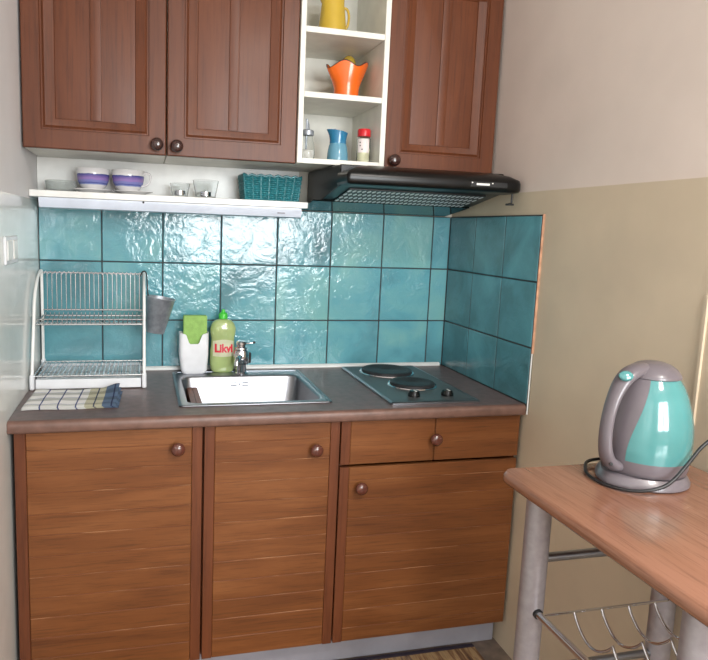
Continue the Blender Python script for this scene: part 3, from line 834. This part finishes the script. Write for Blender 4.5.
# visor: rounded front band
vis = []
def vring(z, e):
    y0, y1, x0, x1, r = -.500+e, -.385, hxa-.006+e, hxb-e*.5, .035
    p = [(x0, y1), (x0, y0+.01)]
    for k in range(5): a = PI+PI/2*k/4; p.append((x0+.01+.01*math.cos(a), y0+.01+.01*math.sin(a)))
    for k in range(9): a = -PI/2+PI/2*k/8; p.append((x1-r+r*math.cos(a), y0+r+r*math.sin(a)))
    p.append((x1, y1)); return [(x, y, W(z+.0*y)) for x, y in p]
rs = [vring(.640, .014), vring(.643, .004), vring(.650, 0), vring(.668, 0), vring(.678, .004), vring(.692, .035), vring(.7035, .085)]
b = MB().rings(rs); obj('visor', b, M['plastic_black'], t, 50)
# control window and lamps
b = MB().box(1.283, 1.405, -.5035, -.4995, W(.652), W(.668), .001); cp = obj('control_panel', b, M['plastic_dull'], t)
b = MB().box(1.302, 1.345, -.5050, -.5033, W(.657), W(.663), .0003); obj('slider_mark', b, M['white_gloss'], cp)
for x in (1.288, 1.355): obj('indicator_dot', MB().lathe([(0,-.0052),(.0022,-.005),(.0022,-.003)], x, -.4995, W(.664), 10, 'y'), M['white_gloss'], cp)
b = MB().tube([(1.452, -.455, W(.640)), (1.452, -.455, W(.612)), (1.440, -.458, W(.608))], .0032, 8); b.box(1.434, 1.456, -.464, -.449, W(.604), W(.610), .001); obj('pull_lever', b, M['plastic_dull'], t)

def filt_mat():
    m, nt, b = nodes('perforated_filter'); v = coords(nt, (1,1,1), world=True)
    sp = nt.nodes.new('ShaderNodeSeparateXYZ'); L(nt, v, sp.inputs[0])
    def wav_(s1, s2):
        a = N(nt, 'ShaderNodeMath', op='MULTIPLY'); L(nt, sp.outputs[0], a.inputs[0]); a.inputs[1].default_value = s1
        c = N(nt, 'ShaderNodeMath', op='MULTIPLY_ADD'); L(nt, sp.outputs[1], c.inputs[0]); c.inputs[1].default_value = s2; L(nt, a.outputs[0], c.inputs[2])
        d = N(nt, 'ShaderNodeMath', op='SINE'); L(nt, c.outputs[0], d.inputs[0]); return d.outputs[0]
    k = 1.0
    mm = N(nt, 'ShaderNodeMath', op='MULTIPLY'); L(nt, wav_(PI/.016, PI/.044), mm.inputs[0]); L(nt, wav_(PI/.016, -PI/.044), mm.inputs[1])
    col = ramp(nt, mm.outputs[0], [(.0, lin((22,22,24))), (.1, lin((30,30,32))), (.25, lin((245,245,245)))])
    L(nt, col, b.inputs['Base Color']); b.inputs['Roughness'].default_value = .4
    return m
M['filter'] = filt_mat()
def usl(y): return .626+(.586-.626)*(y+.30)/.3015   # underside height at y
b = MB()
ya, yb = -.400, -.155
b.prism([(-.375, W(.6362)), (-.375, W(.6330)), (-.205, W(.6030)), (-.205, W(.6062))], .945, 1.405, 'x')
obj('grease_filter', b, M['filter'], t)
M['dglass'] = plain('dark_reflecting_glass', (22,28,28), .1, spec=.35)
b = MB().prism([(-.200, W(.6055)), (-.202, W(.6010)), (-.006, W(.5745)), (-.006, W(.5795))], hxa-.03, 1.440, 'x')
obj('rear_flap', b, M['dglass'], t)
# ------------------------------------------------------------------ wall socket on the left wall
t = thing('wall_socket', 'white double socket plate on the left wall near the dish rack', 'socket', (.0013, -.495, W(.428)))
b = MB().box(.0013, .0075, -.575, -.415, W(.392), W(.462), .002); obj('plate', b, M['plastic_white'], t)
b = MB()
for y in (-.535, -.455): b.box(.0072, .0105, y-.028, y+.028, W(.402), W(.452), .0015)
obj('insert', b, M['white_gloss'], t)

# ------------------------------------------------------------------ side table
TZ = .04
t = thing('side_table', 'narrow side table with wood laminate top and thick silver tube legs', 'table', (1.255, -1.5, 0))
M['ttop'] = wood('pinkish_beech_laminate', (130,90,70), (140,98,78), (150,108,88), 'y', .16, .5, 1.6, .006)
tx0, tx1, ty0, ty1 = 1.030, 1.462, -1.80, -1.193
def tp(e, z): return [(x, y, W(z)) for x, y in rrect(tx0+e, tx1-e*.2, ty0+e, ty1-e*.4, .032-min(e, .02)*.5, 8)]
b = MB().rings([tp(.016, .016), tp(.004, .019), tp(.0, .024), tp(.0, .030), tp(.002, .0365), tp(.006, TZ), ])
obj('tabletop', b, M['ttop'], t, 40)
lx = (1.105, 1.434); ly = (-1.236, -1.640)
legs = []
for x in lx:
    for y in ly:
        b = MB().lathe([(.0255, .004), (.0255, W(.0159))], x, y, 0, 36); lg = obj('leg', b, M['alu'], t, 40); legs.append(lg)
        b = MB().lathe([(.0245, .0005), (.0265, .002), (.0265, .006), (.0256, .007)], x, y, 0, 28); obj('foot_cap', b, M['plastic_dull'], lg)
for y in ly:
    b = MB().tube([(lx[0]+.0245, y, W(-.139)), (lx[1]-.0245, y, W(-.139))], .0095, 14); obj('cross_bar', b, M['steel'], t)
    b = MB().tube([(lx[0]+.0245, y, W(-.388)), (lx[1]-.0245, y, W(-.388))], .0085, 14); obj('cross_bar', b, M['steel'], t)
# bottle rack: side rails, cross wires, wavy cradles
for x, xs in ((lx[0], 1), (lx[1], -1)):
    b = MB().tube([(x, ly[0]-.0235, W(-.245)), (x, ly[1]+.0235, W(-.245))], .0078, 14); rl = obj('side_rail', b, M['chrome'], t)
    b = MB().lathe([(.0102, -.006), (.0102, .0)], x, ly[0]-.0235, W(-.245), 16, 'y'); obj('collar', b, M['plastic_dull'], rl)
for y, z, r in ((-1.262, -.250, .0028), (-1.614, -.250, .0028)):
    b = MB().tube([(lx[0], y, W(z)), (lx[1], y, W(z))], r, 10); obj('cross_wire', b, M['chrome'], t)
for k in range(4):
    x = 1.190+k*.0655; pts = []
    for i in range(73):
        u = i/72; y = -1.262-.352*u
        pts.append((x, y, W(-.250-.040*abs(math.sin(3*PI*u))**.8)))
    b = MB().tube(pts, .0030, 8); obj('cradle_wire', b, M['chrome'], t, 70)

# ------------------------------------------------------------------ kettle
KX, KY = 1.297, -1.285
M['turq'] = plain('turquoise_gloss_plastic', (74,132,132), .13, coat=.5)
M['kgrey'] = plain('mauve_grey_plastic', (102,95,100), .3, coat=.25)
HA = math.radians(190)      # direction of the handle
t = thing('power_base', 'round grey power base under the turquoise kettle', 'kettle base', (KX, KY, W(TZ)))
b = MB().lathe([(0,.0006),(.0815,.0006),(.085,.003),(.085,.008),(.082,.013),(.078,.019),(.076,.0215),(0,.0215)], 0, 0, 0, 56)
def lobe(x, y, z):
    a = math.atan2(y, x); k = max(0, math.cos(a-HA))**6*.014*min(1, math.hypot(x, y)/.08); return (KX+x+k*math.cos(HA), KY+y+k*math.sin(HA), W(TZ)+z)
b.map(lobe); obj('base_plate', b, M['kgrey'], t, 50)
# cord: comes out at the back left, loops round the front and rises to the wall
cord = [(1.280,-1.197,.050), (1.250,-1.1985,.050), (1.225,-1.208,.050), (1.206,-1.232,.049), (1.192,-1.252,.0455), (1.184,-1.285,.0445), (1.189,-1.322,.0445), (1.212,-1.358,.046), (1.240,-1.378,.054), (1.272,-1.384,.066), (1.312,-1.380,.104), (1.35,-1.372,.138), (1.395,-1.385,.170), (1.43,-1.410,.192), (1.452,-1.430,.200), (1.463,-1.435,.200)]
b = MB().tube([(x, y, W(z)) for x, y, z in cord], .0033, 10, 3); obj('cord', b, M['rubber'], t, 70)
b = MB().lathe([(.012, -.018), (.017,-.012), (.018, 0)], XW-.009, -1.435, W(.200), 20, 'x'); obj('plug', b, M['plastic_dull'], t)
s = thing('wall_socket', 'white wall socket on the right wall above the side table, taking the kettle cord', 'socket', (XW-.0012, -1.435, W(.200)))
b = MB().box(XW-.0088, XW-.0013, -1.475, -1.395, W(.160), W(.240), .002); obj('plate', b, M['plastic_white'], s)

t = thing('kettle', 'turquoise electric kettle with mauve grey handle and lid, on the side table', 'kettle', (KX, KY, W(TZ)+.0217))
prof = [(.072,0),(.0765,.003),(.079,.012),(.0805,.030)]
tq = [(.0805,.030),(.0825,.050),(.0822,.075),(.0795,.100),(.0745,.125),(.067,.150),(.0585,.170),(.0485,.186)]
def prad(z):
    P = prof+tq[1:]
    for (ra, a), (rc, c) in zip(P, P[1:]):
        if a <= z <= c: return ra+(rc-ra)*(z-a)/(c-a)
    return P[-1][0]
b = MB().lathe([(0,0)]+prof, KX, KY, W(TZ)+.0217, 64); obj('lower_band', b, M['kgrey'], t, 60)
def half(z): return math.radians(15+20*sm(.03, .186, z))
def part_shell(sgn, name, mat, off=0.0):
    vs = []; fs = []; n = 48; zz = [.030+.156*i/30 for i in range(31)]
    for z in zz:
        h = half(z); r = prad(z)+off
        a0, a1 = (HA+h, HA+2*PI-h-.35) if sgn else (HA-h-.36, HA+h+.01)
        for k in range(n+1):
            a = a0+(a1-a0)*k/n; vs.append((KX+r*math.cos(a), KY+r*math.sin(a), W(TZ)+.0217+z))
    for i in range(len(zz)-1):
        for k in range(n): q = i*(n+1)+k; fs.append((q, q+1, q+n+2, q+n+1))
    m = MB().add(vs, fs); return obj(name, m, mat, t, 60, recalc=False)
part_shell(True, 'body_shell', M['turq']); part_shell(False, 'rear_panel', M['kgrey'], .0012)
b = MB().lathe([(.0485,.1855),(.0512,.187),(.0512,.190),(.0485,.195),(.042,.203),(.031,.2105),(.018,.2145),(0,.216)], KX, KY, W(TZ)+.0217, 56); obj('lid', b, M['kgrey'], t, 50)
ch, sh = math.cos(HA), math.sin(HA)
def hp(r, z): return (KX+r*ch, KY+r*sh, W(TZ)+.0217+z)
side_v = (-sh, ch, 0)
b = MB().tube([hp(.005,.201), hp(.035,.203), hp(.062,.196), hp(.083,.180), hp(.099,.152), hp(.109,.118), hp(.1125,.082), hp(.1095,.050), hp(.100,.028), hp(.086,.016), hp(.068,.014)], .0165, 18, 2, r2=.0105, rad=[.8,1.15,1.25,1.1,.92,.86,.86,.92,1.05,1.2,1.1], up=side_v)
hd = obj('handle', b, M['kgrey'], t, 70)
# switch button on the shoulder of the handle
bx = MB().lathe([(0,.0040),(.008,.0036),(.0108,.0015),(.0112,-.004)], 0, 0, 0, 28, sx=1.15, sy=.9)
nd = (Vector((ch, sh, 0))*.55+Vector((-sh, ch, 0))*.70+Vector((0,0,.45))).normalized()
q = nd.to_track_quat('Z', 'Y'); ctr = Vector(hp(.078,.186))+nd*.0175
bx.map(lambda x, y, z: ctr+q @ Vector((x, y, z))); obj('switch_button', bx, M['turq'], hd, 50)
nd2 = (Vector((ch, sh, 0))*.5+Vector((-sh, ch, 0))*.86).normalized(); c2_ = Vector(hp(.097,.024))+nd2*.0165; q2 = nd2.to_track_quat('Z', 'Y')
bx = MB().lathe([(0,.0012),(.003,.001),(.0032,-.003)], 0, 0, 0, 14).map(lambda x, y, z: c2_+q2 @ Vector((x, y, z))); obj('screw', bx, M['plastic_black'], hd)

# ------------------------------------------------------------------ rug
def rug_mat():
    m, nt, b = nodes('woven_rag_rug'); b.inputs['Roughness'].default_value = .95
    v = coords(nt, (30, 3, 1)); n = N(nt, 'ShaderNodeTexNoise', Scale=1.4, Detail=3.0, Roughness=.7); L(nt, v, n.inputs['Vector'])
    c = ramp(nt, n.outputs['Fac'], [(.3, lin((70,48,40))), (.44, lin((128,92,62))), (.54, lin((176,144,102))), (.66, lin((96,70,62))), (.8, lin((190,170,140)))])
    L(nt, c, b.inputs['Base Color'])
    v2 = coords(nt, (1,1,1)); n2 = N(nt, 'ShaderNodeTexNoise', Scale=160.0, Detail=2.0); L(nt, v2, n2.inputs['Vector']); bump(nt, b, n2.outputs['Fac'], .6, .004)
    return m
t = thing('rug', 'brown striped woven rug on the floor in front of the base cabinets', 'rug', (.7, -1.0, 0))
b = MB().box(.12, 1.385, -1.18, -.552, .0005, .008, .002); obj('weave', b, rug_mat(), t)
M['bind'] = plain('dark_rug_binding', (44,34,48), .9)
for ya in (-.5515, -1.197): obj('binding', MB().box(.12, 1.385, ya, ya+.0165, .0005, .009, .002), M['bind'], t)

# ------------------------------------------------------------------ light
sc = bpy.context.scene
w = bpy.data.worlds.new('sky'); sc.world = w; w.use_nodes = True
bg = w.node_tree.nodes['Background']; bg.inputs['Color'].default_value = (.75, .87, 1.0, 1); bg.inputs['Strength'].default_value = 1.0
def area(name, loc, rot, sx, sy, power, col, spread=PI):
    l = bpy.data.lights.new(name, 'AREA'); l.shape = 'RECTANGLE'; l.size = sx; l.size_y = sy; l.energy = power; l.color = col; l.spread = spread
    o = bpy.data.objects.new(name, l); o.location = loc; o.rotation_euler = rot; C.objects.link(o); return o
area('window_daylight', ((WX0+WX1)/2, YR-.09, (WZ0+WZ1)/2), (PI/2, 0, 0), WX1-WX0, WZ1-WZ0, 106, (.95,.985,1.0))
area('wall_fill', (1.3, -2.7, HC-.02), (0, 0, 0), .35, .35, 42, (1.0,.93,.86))  # unseen fill light added to brighten the side walls

# ------------------------------------------------------------------ camera
cam = bpy.data.cameras.new('camera'); co = bpy.data.objects.new('camera', cam); C.objects.link(co); sc.camera = co
yaw, pitch, roll = .25333, -.14153, .03665
cyw, syw, cp_, sp_ = math.cos(yaw), math.sin(yaw), math.cos(pitch), math.sin(pitch)
fw = Vector((syw*cp_, cyw*cp_, sp_)); r_ = Vector((cyw, -syw, 0)); u_ = r_.cross(fw)
r2 = r_*math.cos(roll)+u_*math.sin(roll); u2 = -r_*math.sin(roll)+u_*math.cos(roll)
mm = Matrix((r2, u2, -fw)).transposed().to_4x4(); mm.translation = (.33113, -2.34855, ZC+.50463)
co.matrix_world = mm
cam.sensor_width = 36; cam.lens = 36*663.309/708; cam.shift_x = (354-312)/708; cam.shift_y = (325-330)/708; cam.clip_start = .02
vs_ = sc.view_settings; vs_.view_transform = 'Standard'; vs_.look = 'None'; vs_.gamma = 1; vs_.use_curve_mapping = False; vs_.exposure = -0.06
